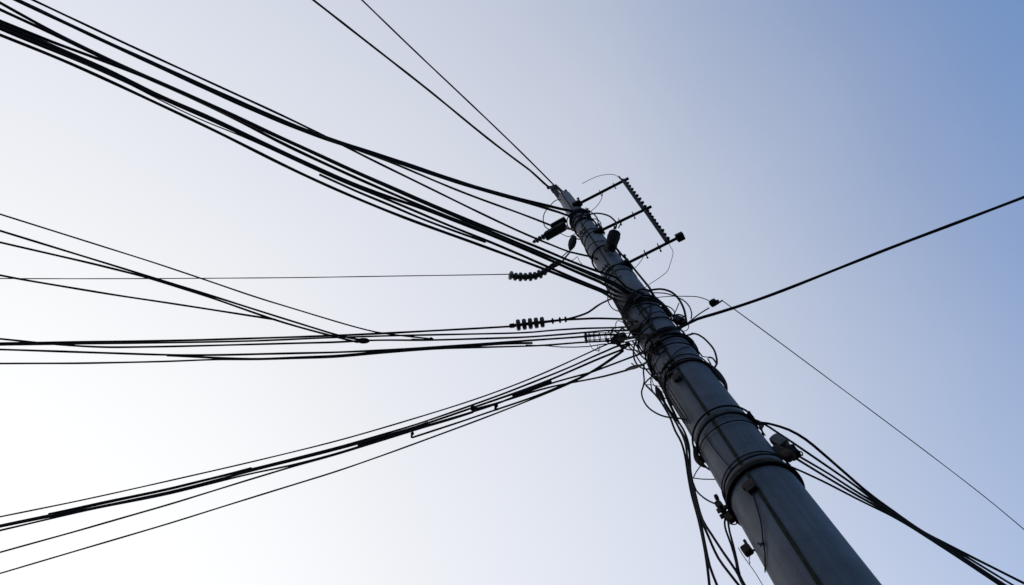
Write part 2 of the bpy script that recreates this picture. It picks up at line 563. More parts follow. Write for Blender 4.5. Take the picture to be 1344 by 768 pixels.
wire('black cable starting highest at the left edge, just inside the corner', [(0, 3.8), (37, 25), (75, 45.6), (140, 77.5), (194, 101), (240, 121), (308, 151), (352.5, 173), (390, 189.4), (465, 224.4), (558, 265), (615, 289), (657, 306), (708, 324), (740, 340), (777, 355), (808, 364)], za(3), 3.2, 0.02, True, [S(822, 377, .02), S(845, 386, .012)], GA)
wire('black cable second at the left edge, meeting the corner cable and hugging it', [(0, 12.5), (37.5, 30), (69, 43.5), (140, 79), (194, 102.5), (240, 123), (308, 155), (352.5, 180), (407.5, 206), (465, 232.5), (558, 273), (615, 295.6), (652.5, 309.4), (708, 332.5), (752, 349), (779, 359), (808, 372)], za(2), 3.6, 0.02, True, [S(824, 383, .02), S(842, 390, .012)], GA)
wire('black cable rising out of the dense left corner strand to the pair above', [(0, 27.5), (75, 58.7), (125, 76), (168, 93), (202, 106), (240, 122), (308, 152.5), (352.5, 174.5), (390, 191), (465, 226), (558, 267), (615, 292), (656, 309), (708, 331), (752, 350.5), (779, 362), (806, 374)], za(1), 3.4, 0.021, True, [S(822, 385, .02), S(838, 392, .012)], GA)
wire('thickest black cable of the upper left bundle, straight through its middle', [(0, 33), (75, 64.5), (137, 92.5), (171, 108.5), (215, 129), (277, 154.5), (290, 161.5), (352.5, 191), (390, 208.5), (415, 220.5), (477.5, 248), (515, 261), (558, 274), (615, 297), (652.5, 311), (708, 335), (736, 348), (765, 361), (787, 370)], za(0), 4.0, 0.02, True, [S(808, 382, .02), S(832, 391, .012)], GA)
wire('black cable riding under the thickest cable of the upper left bundle', [(0, 37.5), (50, 59), (75, 68), (137, 94.5), (171, 110), (215, 131.5), (277, 157), (290, 164), (352.5, 193.5), (390, 211), (415, 223), (477.5, 249.5), (490, 254), (540, 274.5), (582.5, 294), (637.5, 315), (687.5, 336), (717, 350), (752, 365), (790, 380)], za(-1), 3.2, 0.02, True, [S(808, 388, .02), S(830, 394, .012)], GA)
wire('thin black cable hanging free just under the middle of the upper left bundle', [(0, 35.5), (75, 66), (129, 91), (171, 111), (215, 134), (260, 156), (290, 168), (309, 175), (352.5, 194.5), (400, 216)], za(-1.4), 1.6, 0.02, True, [], GA, sig=15)
wire('thin black cable briefly showing above the thickest one near the left corner', [(0, 30), (75, 61.5), (110, 77), (129, 85), (152, 96), (171, 105.6), (215, 127.5), (277, 153.5), (352.5, 190), (390, 207.5)], za(0.6), 2.4, 0.02, True, [], GA, sig=15)
wire('short taped cable end beginning in mid air below the upper left bundle', [(419, 229), (427, 232.5), (465, 250), (527.5, 275.6), (540, 282), (590, 301), (637.5, 318)], za(-2), 3.0, 0.02, False, [], GA, sig=12)
wire('lowest black cable of the upper left bundle, apart from the rest', [(0, 45.6), (75, 75), (120, 95.5), (140, 104.4), (202, 134), (249, 156), (290, 175.6), (350, 206), (390, 226), (452.5, 254), (506, 276), (540, 289.4), (615, 316), (670, 336.5), (715, 353.5), (752, 368), (790, 383)], za(-3), 3.6, 0.02, True, [S(806, 393, .02), S(828, 398, .012)], GA)

# the two overhead wires that leave the pole top
zT = A(721, 246.5, .03).z
wire('black wire from the pole top up to the top edge, left of two', [(411, 0), (490, 61.5), (565, 120), (642, 184), (696, 224)], zT, 2.6, 0.0, True, [A(721, 246.5, .03), A(727, 247, .03)], 'wires leaving the pole top', cat='wire', name='overhead_wire')
wire('thinner black wire from the pole top up to the top edge, right of two', [(475, 0), (540, 63), (599.5, 119), (670, 186), (707.6, 223), (728, 244)], A(730, 245, .03).z, 1.9, 0.0, True, [A(733, 248, .04), A(741, 255, .05)], 'wires leaving the pole top', cat='wire', name='overhead_wire')

# middle left cables, fastened to the block on the pole's left side
GB = 'cables running left from the pole'
zB = A(828, 442).z
BL = A(818, 444, 0.06)
wire('thin cable slanting down from the left edge, upper of the slanting set', [(0, 281), (200, 344), (262.5, 365), (335, 390), (444, 423), (493, 436.7), (523, 440), (543, 442.5), (567, 445)], zB+0.03, 2.0, 0.02, True, [], GB, sig=14)
wire('slanting cable from the left edge ending in a dark loop below the others', [(0, 303), (212, 368), (285, 390.5), (362, 415), (428, 435.5), (444, 440.5), (473, 448), (484, 447)], zB-0.03, 2.7, 0.02, True, [], GB, sig=14)
wire('slanting cable lying just under another down to the dark loop', [(0, 318), (120, 345.5), (187.5, 362.5), (275, 390), (353, 417.5), (387, 428), (428, 439), (470, 449.5)], zB-0.07, 2.7, 0.02, True, [], GB, sig=14)
wire('gently sloping cable whose cut end lies on the slanting pair', [(0, 361.5), (22, 366), (156, 388), (220, 397.5), (343, 416.7), (362, 419.7)], zB-0.05, 2.6, 0.02, True, [], GB, sig=14)
def toB(dx, dy): return A(818+dx, 444+dy, 0.05)
wire('cable running level from the left edge into the lower string of insulators', [(0, 450.7), (60, 450), (220, 447.5), (427, 441), (453, 440), (523, 436.7), (590, 433), (664, 429.3), (670, 428.5)], zB+0.10, 2.8, 0.01, True, [], GB)
wire('cable lying close under the one that ends in the lower insulators', [(0, 453), (60, 452), (220, 449.7), (337, 447.5), (433, 443.5), (462, 442.5), (523, 440.5), (664, 437.5), (700, 436.5), (721, 433.4), (769, 431)], zB+0.05, 2.4, 0.01, True, [toB(-8, -14), S(836, 428, .015)], GB, sig=14)
wire('cable dipping from the left edge then rising through the wire cage', [(0, 445), (33, 448), (60, 451), (100, 454), (142, 455.8), (220, 454.7), (444, 449.5), (490, 446.5), (557, 446.7), (664, 443.5), (694, 442.5), (762.5, 437), (794, 434)], zB+0.02, 2.6, 0.01, True, [toB(0, -10), S(838, 432, .015)], GB, sig=14)
wire('cable leaving the left edge below the close pair, passing through the cage middle', [(0, 459), (33, 460), (133, 463), (224, 466), (287, 466.3), (444, 462.5), (523, 458.5), (590, 454.5), (664, 449), (767.5, 442), (800, 439)], zB-0.02, 2.8, 0.01, True, [toB(0, -3)], GB, sig=18)
wire('short cable with a blunt cut end lying under the middle cable', [(219, 466.5), (287, 470), (337, 471.7), (444, 467.5), (523, 460), (590, 456), (664, 450.5), (699, 450.3)], zB-0.06, 2.9, 0.01, False, [], GB, sig=14)
wire('lowest cable from the left edge, nearly level, rising to the cage', [(0, 477.5), (100, 477), (224, 474), (287, 471.5), (337, 472), (444, 469), (523, 461.5), (576, 457.5), (664, 455), (706, 454), (767.5, 449), (800, 447.5)], zB-0.04, 2.4, 0.01, True, [toB(0, 3)], GB, sig=14)
wire('thin jumper sagging under the lowest level cable into the cage', [(690, 453), (720, 454), (737.5, 455.6), (771, 455), (790, 452)], zB-0.08, 1.5, 0.01, False, [toB(-6, 7)], GB, sig=0)
# the thin single wire to the upper string of insulators
zI = A(764, 330).z
wire('hair thin wire running level across the left half to the upper insulators', [(0, 365.6), (187.5, 366), (400, 364.3), (560, 361.8), (640, 360.6), (669, 360)], zI, 1.3, 0.0, True, [], cat='wire', name='thin_wire', mat='wire')

# lower left bundle
GC = 'cables of the lower left bundle'
zC = A(838, 455).z
def toC(dx, dy): return A(822+dx, 452+dy, 0.05)
wire('topmost thin cable of the lower left bundle', [(0, 678.3), (100, 658.3), (183, 640), (320, 609), (444, 578.5), (515, 558), (608, 530), (665, 510), (715, 490), (758, 470), (775, 461), (800, 450.6)], zC+0.03, 2.0, 0.02, True, [toC(-8, -3)], GC)
wire('upper strand of the thick middle of the lower left bundle', [(0, 689.5), (66, 675.5), (224, 642.5), (323, 617.5), (444, 587), (471, 579), (515, 566.5), (546, 557.5), (608, 536), (665, 515.6), (715, 495.5), (758, 478.5), (775, 469), (809, 455)], zC, 2.6, 0.02, True, [toC(0, 0)], GC, sig=18)
wire('middle strand of the thick part of the lower left bundle', [(0, 691.5), (66, 678), (224, 645.5), (323, 620), (444, 589.8), (471, 582), (515, 569.5), (546, 560.5), (608, 539.5), (652.5, 524), (690, 511.5), (722.5, 498.5), (758, 483.5), (775, 475), (816, 459)], zC-0.03, 3.0, 0.02, True, [toC(0, 3)], GC, sig=18)
wire('lower strand of the thick lower left bundle, leaving it for the pole', [(0, 696), (83, 676.7), (117, 669), (224, 648), (325, 622.5), (387, 610), (444, 594.7), (470, 586.5), (515, 572.5), (546, 562.5), (608, 544.6), (650, 531.5), (677, 520), (702, 510.5), (724, 502.5), (775, 489)], zC-0.06, 2.6, 0.02, True, [A(839, 465, .03), S(850, 462, .012)], GC, sig=14)
wire('taped cable end lying on the left stretch of the lower left bundle', [(64, 675), (117, 663.5), (224, 641.5), (300, 622.5), (330, 614.5)], zC-0.01, 3.2, 0.02, False, [], GC, sig=10)
wire('short lashed cable thickening the middle stretch of the lower left bundle', [(470, 584.5), (490, 578), (515, 571), (546, 561.5), (562, 555.5)], zC-0.04, 5.0, 0.02, False, [], GC, sig=10)
wire('short lashed cable thickening the lower left bundle nearest the pole', [(672, 518.5), (690, 512.5), (705, 507), (724, 500.5)], zC-0.045, 4.2, 0.02, False, [], GC, sig=6)
wire('cable joining the thick part of the lower left bundle from below', [(0, 725), (100, 697.5), (224, 661.7), (320, 631.7), (387, 611.5), (444, 596), (470, 588), (515, 574), (546, 564), (608, 546), (621, 541)], zC-0.08, 2.4, 0.02, True, [], GC, sig=14)
wire('lowest thin cable of the lower left bundle, set well apart', [(0, 752.5), (100, 723), (224, 686.7), (320, 656.7), (444, 618), (515, 593), (608, 559), (665, 537.5), (696, 525), (742, 506.5), (777, 490), (800, 474)], zC-0.12, 2.2, 0.02, True, [toC(-4, 9)], GC, sig=18)
wire('cable starting at the lowest hook of the lower left bundle', [(541, 574.4), (608, 553), (650, 538.5), (696, 523), (741, 505), (777.5, 488), (800, 472)], zC-0.10, 2.6, 0.02, False, [toC(-4, 8)], GC, sig=10)
wire('cable from the dark knot in the lower left bundle, ending in the swollen grip', [(621, 537.5), (652.5, 529.5), (677.5, 521.5), (702, 513.5), (734, 505), (744, 503.6), (794, 494), (825, 485)], zC-0.07, 2.5, 0.02, False, [A(843, 479, .03), S(852, 473, .012)], GC, sig=12)

# right side
zR = S(900, 425).z
wire('single thick black cable running from the right edge to the pole', [(1344, 259), (1180, 320.5), (1020, 385), (969, 403), (915, 419)], zR, 4.0, 0.02, True, [S(902, 423.5, .03), S(880, 431, .03), S(858, 438, .03), A(830, 443, .09), A(812, 446, .08)], 'cables running right from the pole')
zRB = A(905, 424).z
wire('thin straight guy wire falling from the small box to the lower right corner', [(1344, 695), (1297, 655), (1246, 616), (1208, 587), (1145, 540), (1020, 447), (960, 403), (948.5, 395)], A(940, 398).z, 1.3, 0.0, True, [], cat='wire', name='guy_wire', mat='wire')
GD = 'cables of the lower right bundle'
zD = A(1022, 590).z
zD2 = A(1000, 556).z
wire('uppermost cable of the lower right bundle, humped beside the pole', [(1344, 765.6), (1267, 727), (1208, 696.5), (1142.5, 650), (1098, 611), (1060, 578), (1041.5, 567), (1024, 558.5), (1000, 555)], zD2, 3.6, 0.03, True, [S(999, 552, .012), S(985, 541, .012)], GD, sig=7)
wire('second cable of the lower right bundle, leaving the pole with the humped one', [(1329.5, 768), (1262, 727), (1208, 697), (1154, 662), (1119, 635), (1074, 604), (1032.6, 575.6), (1002, 556)], zD2-0.05, 3.0, 0.03, True, [S(999, 553, .02), S(980, 543, .014)], GD, sig=7)
wire('upper of two cables side by side leaving the right clamp of the lower right bundle', [(1320, 768), (1252, 724), (1208, 697), (1166, 670), (1124.7, 646), (1089, 622.5), (1050.5, 600)], zD+0.02, 3.0, 0.03, True, [A(1038, 593)], GD, sig=7)
wire('lower of two cables side by side leaving the right clamp of the lower right bundle', [(1317, 768), (1250, 725.5), (1208, 699), (1166, 673), (1125, 650.5), (1089, 629), (1049, 604.5)], zD-0.02, 3.0, 0.03, True, [A(1036, 596)], GD, sig=7)
wire('lowest cable of the lower right bundle, leaving the pole by itself', [(1312, 768), (1252, 728), (1208, 699.5), (1178, 681), (1125, 655), (1085, 634), (1055, 620)], zD-0.09, 2.8, 0.03, True, [S(1040, 613, .012)], GD, sig=7)

# ------------------------------------------------------------------ bracket rack on the right of the pole top
arms = [((758, 268.5), (825, 234)), ((786, 304), (855, 271)), ((822, 346), (888, 313))]
rack = empty('bracket_rack', S(790, 304), 'dark rack of three arms right of the pole top, joined by toothed strips', 'bracket rack')
ends = []
for (a, b) in arms:
    z = S(*a).z
    p0 = S(a[0], a[1], -0.01); p1 = H(b[0], b[1], p0.z)
    bm = BM()
    d = p1-p0; k = mpp(p1)
    box(bm, (p0+p1)/2, d, up, d.length/2, 1.7*k, 1.7*k, 0.003)
    ar = part('arm', bm, 'box', rack)
    b2 = BM(); box(b2, S(a[0]-1, a[1], .012), d, up, 5.5*k, 4.6*k, 4.2*k, .008); part('arm_clamp', b2, 'box', ar)
    b2 = BM(); lathe(b2, p0+d.normalized()*5*k+up*.06, DH*-1, [(-.05, .012), (.05, .012), (.0501, .02), (.065, .02)], 6); part('clamp_bolt', b2, 'steel', ar)
    for t in (0.45, 0.72) if a[0] < 760 else (0.08, 0.4, 0.66):
        b2 = BM()
        q = p0.lerp(p1, t)
        lathe(b2, q-Vector((0, 0, .045)), up, [(0, .006), (.02, .006), (.0201, .012), (.03, .012), (.0301, .006), (.09, .006)], 8)
        sd_ = d.normalized().cross(up)
        lathe(b2, q-sd_*.045, sd_, [(0, .009), (.012, .009), (.0121, .005), (.085, .005)], 8)
        part('pin', b2, 'box', ar)
    ends.append((p0, p1, d.normalized()))
def rail(px0, px1, i0, i1):
    p0 = H(px0[0], px0[1], ends[i0][1].z); p1 = H(px1[0], px1[1], ends[i1][1].z)
    bm = BM()
    d = p1-p0; k = mpp((p0+p1)/2)
    sd_ = (ends[0][2]-d.normalized()*ends[0][2].dot(d.normalized())).normalized()
    box(bm, (p0+p1)/2, d, sd_, d.length/2, 2.1*k, 1.6*k, 0.004)
    o = part('toothed_strip', bm, 'box', rack)
    n = 9
    for j in range(n):
        b2 = BM()
        q = p0+d*((j+0.6)/n)
        L = (2.6+1.0*random.random())*k
        lathe(b2, q+sd_*(1.8*k), (sd_*1.0-d.normalized()*0.45), [(0, .02), (L*0.55, .023), (L*0.56, .015), (L*1.15, .012)], 8)
        part('tooth', b2, 'box', o)
rail((817, 236), (845, 275), 0, 1)
rail((846, 276), (875, 317), 1, 2)
p0, p1, d = ends[2]
bm = BM(); k = mpp(p1)
box(bm, H(892.5, 311, p1.z), d, up, 5.2*k, 4.8*k, 5.2*k, 0.01)
part('end_cap', bm, 'box', rack)
bm = BM()
tube(bm, [H(816.5, 236, ends[0][1].z), H(812, 231, ends[0][1].z)], 1.1*k, .05)
part('strip_end', bm, 'box', rack)

def loose(label, pts, wpx, name='jumper_wire', cat='wire', mat='black', group=None, step=0.03, parent=None, n=7):
    k = mpp(pts[len(pts)//2])
    bm = BM(); tube(bm, pts, max(wpx*k/2, 0.0012), step, n)
    o = part(name, bm, mat)
    tag(o, label, cat, group)
    return o
z0_ = ends[0][1].z
loose('faint thin wire curling left from the tip of the top rack arm', [H(x, y, z0_) for x, y in ((815, 236), (808, 230), (798, 229), (786, 231), (776, 235), (764, 241))], 0.8, mat='wire')
loose('thin tie wire hanging from the middle of the top rack arm', [H(791, 254, z0_), A(789, 262), A(783, 271), A(776, 277), S(771, 281, .01)], 0.9, mat='wire')
z2_ = ends[2][1].z
loose('thin wire looping down from the outer end of the lowest rack arm', [H(875, 315, z2_), H(880, 324, z2_), H(883.5, 331, z2_), H(880, 345, z2_-.03), A(874, 358), A(862, 367), A(854, 372), S(846, 378, .01)], 0.9, mat='wire')
loose('thin wire hanging close to the pole from the lowest rack arm', [H(846, 332, z2_), A(843, 340), A(836, 349), S(828, 356, .01)], 0.9, mat='wire')

# ------------------------------------------------------------------ splice housings and small boxes by the pole top
# dark splice housing on the left
hs = empty('splice_housing', A(728, 299), 'long black splice housing tilted off the left side of the pole top', 'splice housing')
p0 = A(716, 310.5, .02); p1 = A(742, 296, .02)
bm = BM(); d = p1-p0; k = mpp(p0); q = d.normalized().cross(DH)
box(bm, (p0+p1)/2, d, q, d.length/2, 5.9*k, 5.6*k, 0.025)
part('body', bm, 'box', hs)
bm = BM()
p0 = A(724, 298, .05); p1 = A(742, 288, .05)
box(bm, (p0+p1)/2+q*0.0, p1-p0, q, (p1-p0).length/2, 3.4*k, 4*k, 0.012)
part('lid', bm, 'box', hs)
bm = BM()
tube(bm, [A(738, 296, .0), A(745, 300, .0), S(751, 303, -0.005)], 1.6*k)
part('mount', bm, 'steel', hs)
# small post insulator with ribs below it
pi = empty('post_insulator', A(707, 314), 'short dark ribbed insulator standing off the end of the splice housing', 'insulator')
p0 = A(699.5, 318, .02); p1 = A(716, 309.5, .02); d = p1-p0; L = d.length
bm = BM(); lathe(bm, p0, d, [(0, .012), (.02, .022), (L*.3, .022), (L*.31, .014), (L, .012)], 14); part('stem', bm, 'box', pi)
for t in (0.28, 0.52, 0.76):
    bm = BM(); lathe(bm, p0+d*t, d, [(0, .014), (.004, .036), (.016, .036), (.02, .014)], 16); part('rib', bm, 'porcelain', pi)
# dark pear shaped cap
sb = empty('pear_insulator', A(751, 319), 'small dark pear shaped insulator against the left side of the pole', 'insulator')
bm = BM(); p0 = A(753, 312, .03); p1 = A(748.5, 328, .03); d = p1-p0; L = d.length
lathe(bm, p0, d, [(0, .015), (.012, .036), (L*.35, .045), (L*.6, .042), (L*.85, .026), (L, .012)], 18)
part('body', bm, 'box', sb)
bm = BM(); tube(bm, [p0-d*0.1, p0+d*0.02], .012); tube(bm, [A(752, 313, .03), S(760, 316, -.004)], .008); part('neck', bm, 'steel', sb)
# capsule on the right
cp = empty('capsule_housing', A(804, 318), 'upright black capsule shaped housing on the right side of the pole below the rack', 'splice housing')
p0 = S(801, 327, 0.05); ax = (A(809, 300)-A(802, 327)); L = ax.length; k = mpp(p0)
ax = (R @ Vector((7.5, 27, 0))).normalized()
L = 29*k
bm = BM(); lathe(bm, p0-ax*0.02, ax, [(0, 5.2*k), (.01, 6.8*k), (L*.25, 7.2*k), (L*.26, 7.9*k), (L*.31, 7.9*k), (L*.32, 7.5*k), (L*.7, 8.8*k), (L*.71, 8.3*k), (L*.88, 7.8*k), (L*.97, 5.4*k), (L, 2*k)], 24)
part('dome', bm, 'box', cp)
bm = BM(); box(bm, S(800, 326, 0.02), ax, rt, 4*k, 7*k, 5*k, .008); part('base_clamp', bm, 'rust', cp)
bm = BM(); tube(bm, [p0+ax*L*.93-rt*.02, p0+ax*(L+5*k)-rt*0.03], 1.0*k); tube(bm, [p0+ax*L*.9+rt*.03, p0+ax*(L+3*k)+rt*.05], .8*k); part('cable_gland', bm, 'box', cp)
# box on a rod at the right
bx = empty('rod_box', A(936, 398), 'small black box tilted on a thin rod right of the pole', 'junction box')
bm = BM(); c = A(936, 397.5, .0); k = mpp(c); u = (R @ Vector((1, 1, 0.3))).normalized(); v_ = (R @ Vector((-1, 1, 0.2))).normalized()
box(bm, c, (R @ Vector((1.25, .8, .3))), v_, 5.2*k, 4.8*k, 5*k, .02); part('body', bm, 'box', bx)
bm = BM(); tube(bm, [A(940, 400), A(948.5, 394)], 1.1*k); part('tip', bm, 'steel', bx)
bm = BM(); tube(bm, [A(931, 404), A(918, 412), S(903, 424, .01)], 0.9*k); part('rod', bm, 'steel', bx)
bm = BM(); lathe(bm, A(941, 396), A(944, 394)-A(941, 396), [(0, 2.2*k), (1.5*k, 2.2*k), (3*k, 1.2*k)], 10); part('nut', bm, 'steel', bx)

# ------------------------------------------------------------------ strings of disc insulators
# upper string, curved
us = empty('upper_insulator_string', A(700, 360), 'curved string of dark ribbed discs at the end of the hair thin level wire', 'insulator string', 'strings of disc insulators')
us.name = 'insulator_string'
pts = [H(x, y, zI) for x, y in ((668, 361), (676, 363), (690, 363.5), (703, 362), (714, 357), (722, 351.5), (730, 346.5))]
path = smooth_path(pts, 0.012)
bm = BM(); k = mpp(pts[2]); sweep(bm, path, 3.4*k, 12); part('core_rod', bm, 'box', us)
cum = [0]
for a, b in zip(path[:-1], path[1:]): cum.append(cum[-1]+(b-a).length)
def at(s_):
    for i in range(len(cum)-1):
        if cum[i+1] >= s_:
            t = (s_-cum[i])/(cum[i+1]-cum[i]); return path[i].lerp(path[i+1], t), (path[i+1]-path[i]).normalized()
    return path[-1], (path[-1]-path[-2]).normalized()
NL = 11
for j in range(NL):
    s_ = cum[-1]*0.97*j/(NL-1)
    p, t = at(s_)
    big = 7.6 if j < 7 else 7.6-0.75*(j-6)
    if j % 2: big *= 0.9
    r_ = big*k*0.80
    bm = BM(); lathe(bm, p, t, [(0, 2.6*k), (.3*k, r_*0.8), (1.0*k, r_*.97), (2.6*k, r_), (4.2*k, r_*0.94), (5.0*k, r_*0.7), (5.6*k, 2.8*k)], 20)
    part('disc', bm, 'porcelain' if j else 'paleporcelain', us, None if j else 'pale grey end disc')
bm = BM(); tube(bm, [H(728, 348, zI), H(737, 344, zI), H(742, 338, zI), A(748, 331)], 1.2*k); part('hanger', bm, 'steel', us)
# coil of wire where the upper string crosses the cables
kn = []
for j in range(60):
    a = 2*math.pi*j/14
    c = H(724+j*.14, 349.5-j*.06, zI-0.05)
    kn.append(c+rt*(math.cos(a)*4.6*k)+up*(math.sin(a)*4.6*k)*.6+DH*(math.sin(a)*4.6*k*.8))
loose('tangled coil of black wire on the upper insulator string', kn, 1.3, name='wire_coil', cat='wire coil', step=.02)

ls = empty('insulator_string', H(705, 427, zB+.1), 'straight string of five fat black discs and three small knobs above the level cables', 'insulator string', 'strings of disc insulators')
zL = zB+0.10
p0 = H(668.5, 428, zL); p1 = H(746, 419, zL); d = (p1-p0); L = d.length; k = mpp(p0); dn = d.normalized()
bm = BM(); lathe(bm, p0, dn, [(0, 1.6*k), (.5*k, 3*k), (5*k, 3*k), (6*k, 3.6*k), (7*k, 2.2*k), (L*.58, 2.2*k), (L*.585, 1.9*k), (L, 1.4*k)], 14); part('core_rod', bm, 'box', ls)
for j in range(5):
    c = p0+dn*((8.8+j*7.9)*k)
    bm = BM(); r_ = (7.6-0.12*j)*k
    lathe(bm, c, dn, [(0, 2*k), (.3*k, r_*.75), (1.0*k, r_*.96), (2.6*k, r_), (4.8*k, r_*.98), (5.8*k, r_*.8), (6.1*k, 2*k)], 22); part('disc', bm, 'porcelain', ls)
for tx in (725, 734.5, 742):
    c = H(tx, 428-(tx-668.5)*9/77.5, zL)
    bm = BM(); lathe(bm, c-dn*1.2*k, dn, [(0, 1.5*k), (.4*k, 3.4*k), (1.5*k, 4.2*k), (2.6*k, 3.6*k), (3.2*k, 1.5*k)], 14); part('knob', bm, 'box', ls)
loose('black lead rising from the lower insulators up to the pole', [H(742, 419.5, zL), H(752, 417, zL), H(762, 414, zL), H(772, 410, zL), H(782, 403, zL), A(790, 398, .02), A(797, 394.5, .02), S(806, 391, .012)], 2.8, name='insulator_lead', cat='cable')
loose('black lead running level from the lower insulators into the pole side', [H(744, 419.5, zL), H(756, 419, zL), H(780, 418, zL), A(808, 418.5, .05), S(824, 419.5, .015), S(836, 422, .015)], 2.8, name='insulator_lead', cat='cable')

# ------------------------------------------------------------------ wire cage, clamp block on the left of the pole
cg = empty('wire_cage', H(785, 442, zB), 'small open cage of thin wires round the level cables left of the pole', 'wire cage')
k = mpp(H(785, 442, zB))
axd = (H(805, 441, zB)-H(768, 443.5, zB)).normalized()
sd1 = axd.cross(DH).normalized(); sd2 = axd.cross(sd1)
for j, xx in enumerate((769, 773.5, 780, 787, 795, 802)):
    c = H(xx, 443.5-(xx-769)*.06, zB)
    P = []
    hh = (8.2-0.45*j)*k
    for i in range(25):
        a = 2*math.pi*i/24
        P.append(c+sd1*math.cos(a)*hh+sd2*math.sin(a)*hh*.75+axd*(random.uniform(-.25, .25)*k))
    bm = BM(); tube(bm, P, (1.1 if j == 0 else .55)*k, .02, 6); part('hoop', bm, 'box', cg)
bm = BM()
for a in (0.2, 1.1, 2.0, 3.2, 4.1, 5.2):
    o_ = sd1*math.cos(a)*8*k+sd2*math.sin(a)*6*k
    tube(bm, [H(767, 443.5, zB)+o_, H(785, 442.6, zB)+o_*.95, H(806, 441, zB)+o_*.7], .45*k, .05, 6)
part('rods', bm, 'wire', cg)
bm = BM()
tube(bm, [H(774, 451, zB), H(777, 457, zB), H(781, 460, zB), H(787, 460, zB), H(787, 454, zB)], .5*k, .02, 6)
tube(bm, [H(784, 453, zB), H(786, 462, zB-.02)], .5*k, .02, 6)
part('hook', bm, 'wire', cg)
cb = empty('clamp_block', A(820, 444, .04), 'solid black clamp block where the left cables meet beside the pole', 'clamp')
bm = BM(); c = A(813, 443.5, .05); k = mpp(c)
box(bm, c, A(826, 441)-A(804, 445), up, 9*k, 6*k, 4.8*k, .012); part('body', bm, 'box', cb)
bm = BM(); box(bm, A(838, 434, .1), A(846, 430)-A(828, 438), up, 9*k, 6*k, 7*k, .012); part('jaw', bm, 'rust', cb)
for x, y in ((805, 449), (812, 451), (817, 455), (824, 452), (797, 447)):
    bm = BM(); box(bm, A(x, y, .05), Vector((1, random.random(), .3)), up, 2.6*k, 2.2*k, 2.4*k, .004); part('bolt_head', bm, 'box', cb)

# hooks and knots on the cables
def hook(label, px, zz, big=1.0):
    bm = BM()
    P = [H(px[0], px[1]-6, zz), H(px[0]+1.5, px[1]-4, zz), H(px[0]-.5, px[1]-1.5, zz), H(px[0]-1, px[1]+1, zz), H(px[0]+3, px[1]+.5, zz)]
    k = mpp(P[0]); tube(bm, P, 1.3*k*big, .02)
    lathe(bm, H(px[0]-1.2, px[1]-5, zz), P[1]-P[0], [(0, 1*k), (.8*k, 2*k*big), (2*k, 2*k*big), (2.8*k, 1*k)], 10)
    tag(part('cable_hook', bm, 'box'), label, 'hook', 'hooks hanging on the lower left bundle')
hook('little black hook at the lowest loose end on the lower left bundle', (541, 573), zC-.10)
hook('stout black hook hanging nearer the pole on the lower left bundle', (651, 536.5), zC-.09, 1.25)
hook('black knot caught between the two hooks inside the lower left bundle', (620, 537), zC-.07, 1.2)
bm = BM(); k = mpp(H(477, 447, zB)); P = []
for j in range(13):
    a = 2*math.pi*j/12; P.append(H(477, 447.3, zB-.05)+(R @ Vector((math.cos(a)*7*k, math.sin(a)*2.4*k, 0))))
tube(bm, P, 1.4*k, .02); tag(part('cable_loop', bm, 'black'), 'flattened black loop where the slanting cables meet the level ones', 'cable loop')
bm = BM(); P = [H(540, 445.5, zB+.03), H(566, 446, zB+.03), H(568, 444, zB+.03)]
tube(bm, P, 1.2*k, .02); lathe(bm, H(565.5, 445, zB+.03), up, [(0, 1*k), (.5*k, 2*k), (2*k, 2*k), (2.6*k, 1*k)], 10)
tag(part('cable_tip', bm, 'black'), 'small knobbed tip ending the upper slanting cable', 'cable tip')
bm = BM()
p0 = H(822, 485, zC-.1); p1 = A(843, 479, .03); k = mpp(p0)
tube(bm, [p0, p0.lerp(p1, .3), p0.lerp(p1, .8), p1], lambda u: (1.2+1.4*math.sin(math.pi*u))*k, .02)
tube(bm, [p0.lerp(p1, .6), p0.lerp(p1, .5)+up*.03-DH*.02], .8*k, .02)
tag(part('cable_grip', bm, 'box'), 'swollen black grip on the lowest bundle cable beside the pole', 'cable grip')

# ------------------------------------------------------------------ clamps on the lower pole
rc = empty('cable_clamp', A(1028, 585), 'bulky blackish clamp jutting from the pole above the lower right bundle', 'clamp', 'cable clamps on the pole')
k = mpp(A(1028, 585))
bm = BM(); box(bm, A(1023, 580, .02), A(1034, 589)-A(1010, 575), up, 14*k, 8*k, 7*k, .025); part('body', bm, 'blue', rc)
bm = BM(); box(bm, A(1040, 594, .0), A(1048, 601)-A(1032, 586), up, 11*k, 7.5*k, 6*k, .015); part('jaw', bm, 'box', rc)
bm = BM(); box(bm, A(1027, 595, .03), A(1042, 602)-A(1012, 590), up, 18*k, 7*k, 6*k, .015); part('lower_plate', bm, 'rust', rc)
bm = BM(); tube(bm, [A(1048, 592), A(1053, 594), A(1053, 598), A(1050, 596)], .9*k, .02); part('hook', bm, 'steel', rc)
bm = BM(); lathe(bm, A(1040, 583, .03), (R @ Vector((.6, -.9, .3))), [(0, 2.2*k), (2*k, 2.2*k), (2.1*k, 1.4*k), (8*k, 1.4*k)], 6); part('bolt', bm, 'steel', rc)
lc = empty('cable_clamp', A(944, 664), 'rusty clamp with a small top lug on the left side of the pole', 'clamp', 'cable clamps on the pole')
k = mpp(A(944, 664))
bm = BM(); box(bm, A(945.5, 665, .02), A(954, 678)-A(938, 656), rt, 10*k, 4.6*k, 5*k, .012); part('body', bm, 'rust', lc)
bm = BM(); box(bm, A(940.5, 653, .02), A(942, 657)-A(939, 649), rt, 4.2*k, 2.6*k, 3*k, .006); part('lug', bm, 'box', lc)
bm = BM(); box(bm, A(958, 680, .02), A(964, 688)-A(952, 674), rt, 8*k, 4.2*k, 4*k, .01); part('lower_jaw', bm, 'rust', lc)
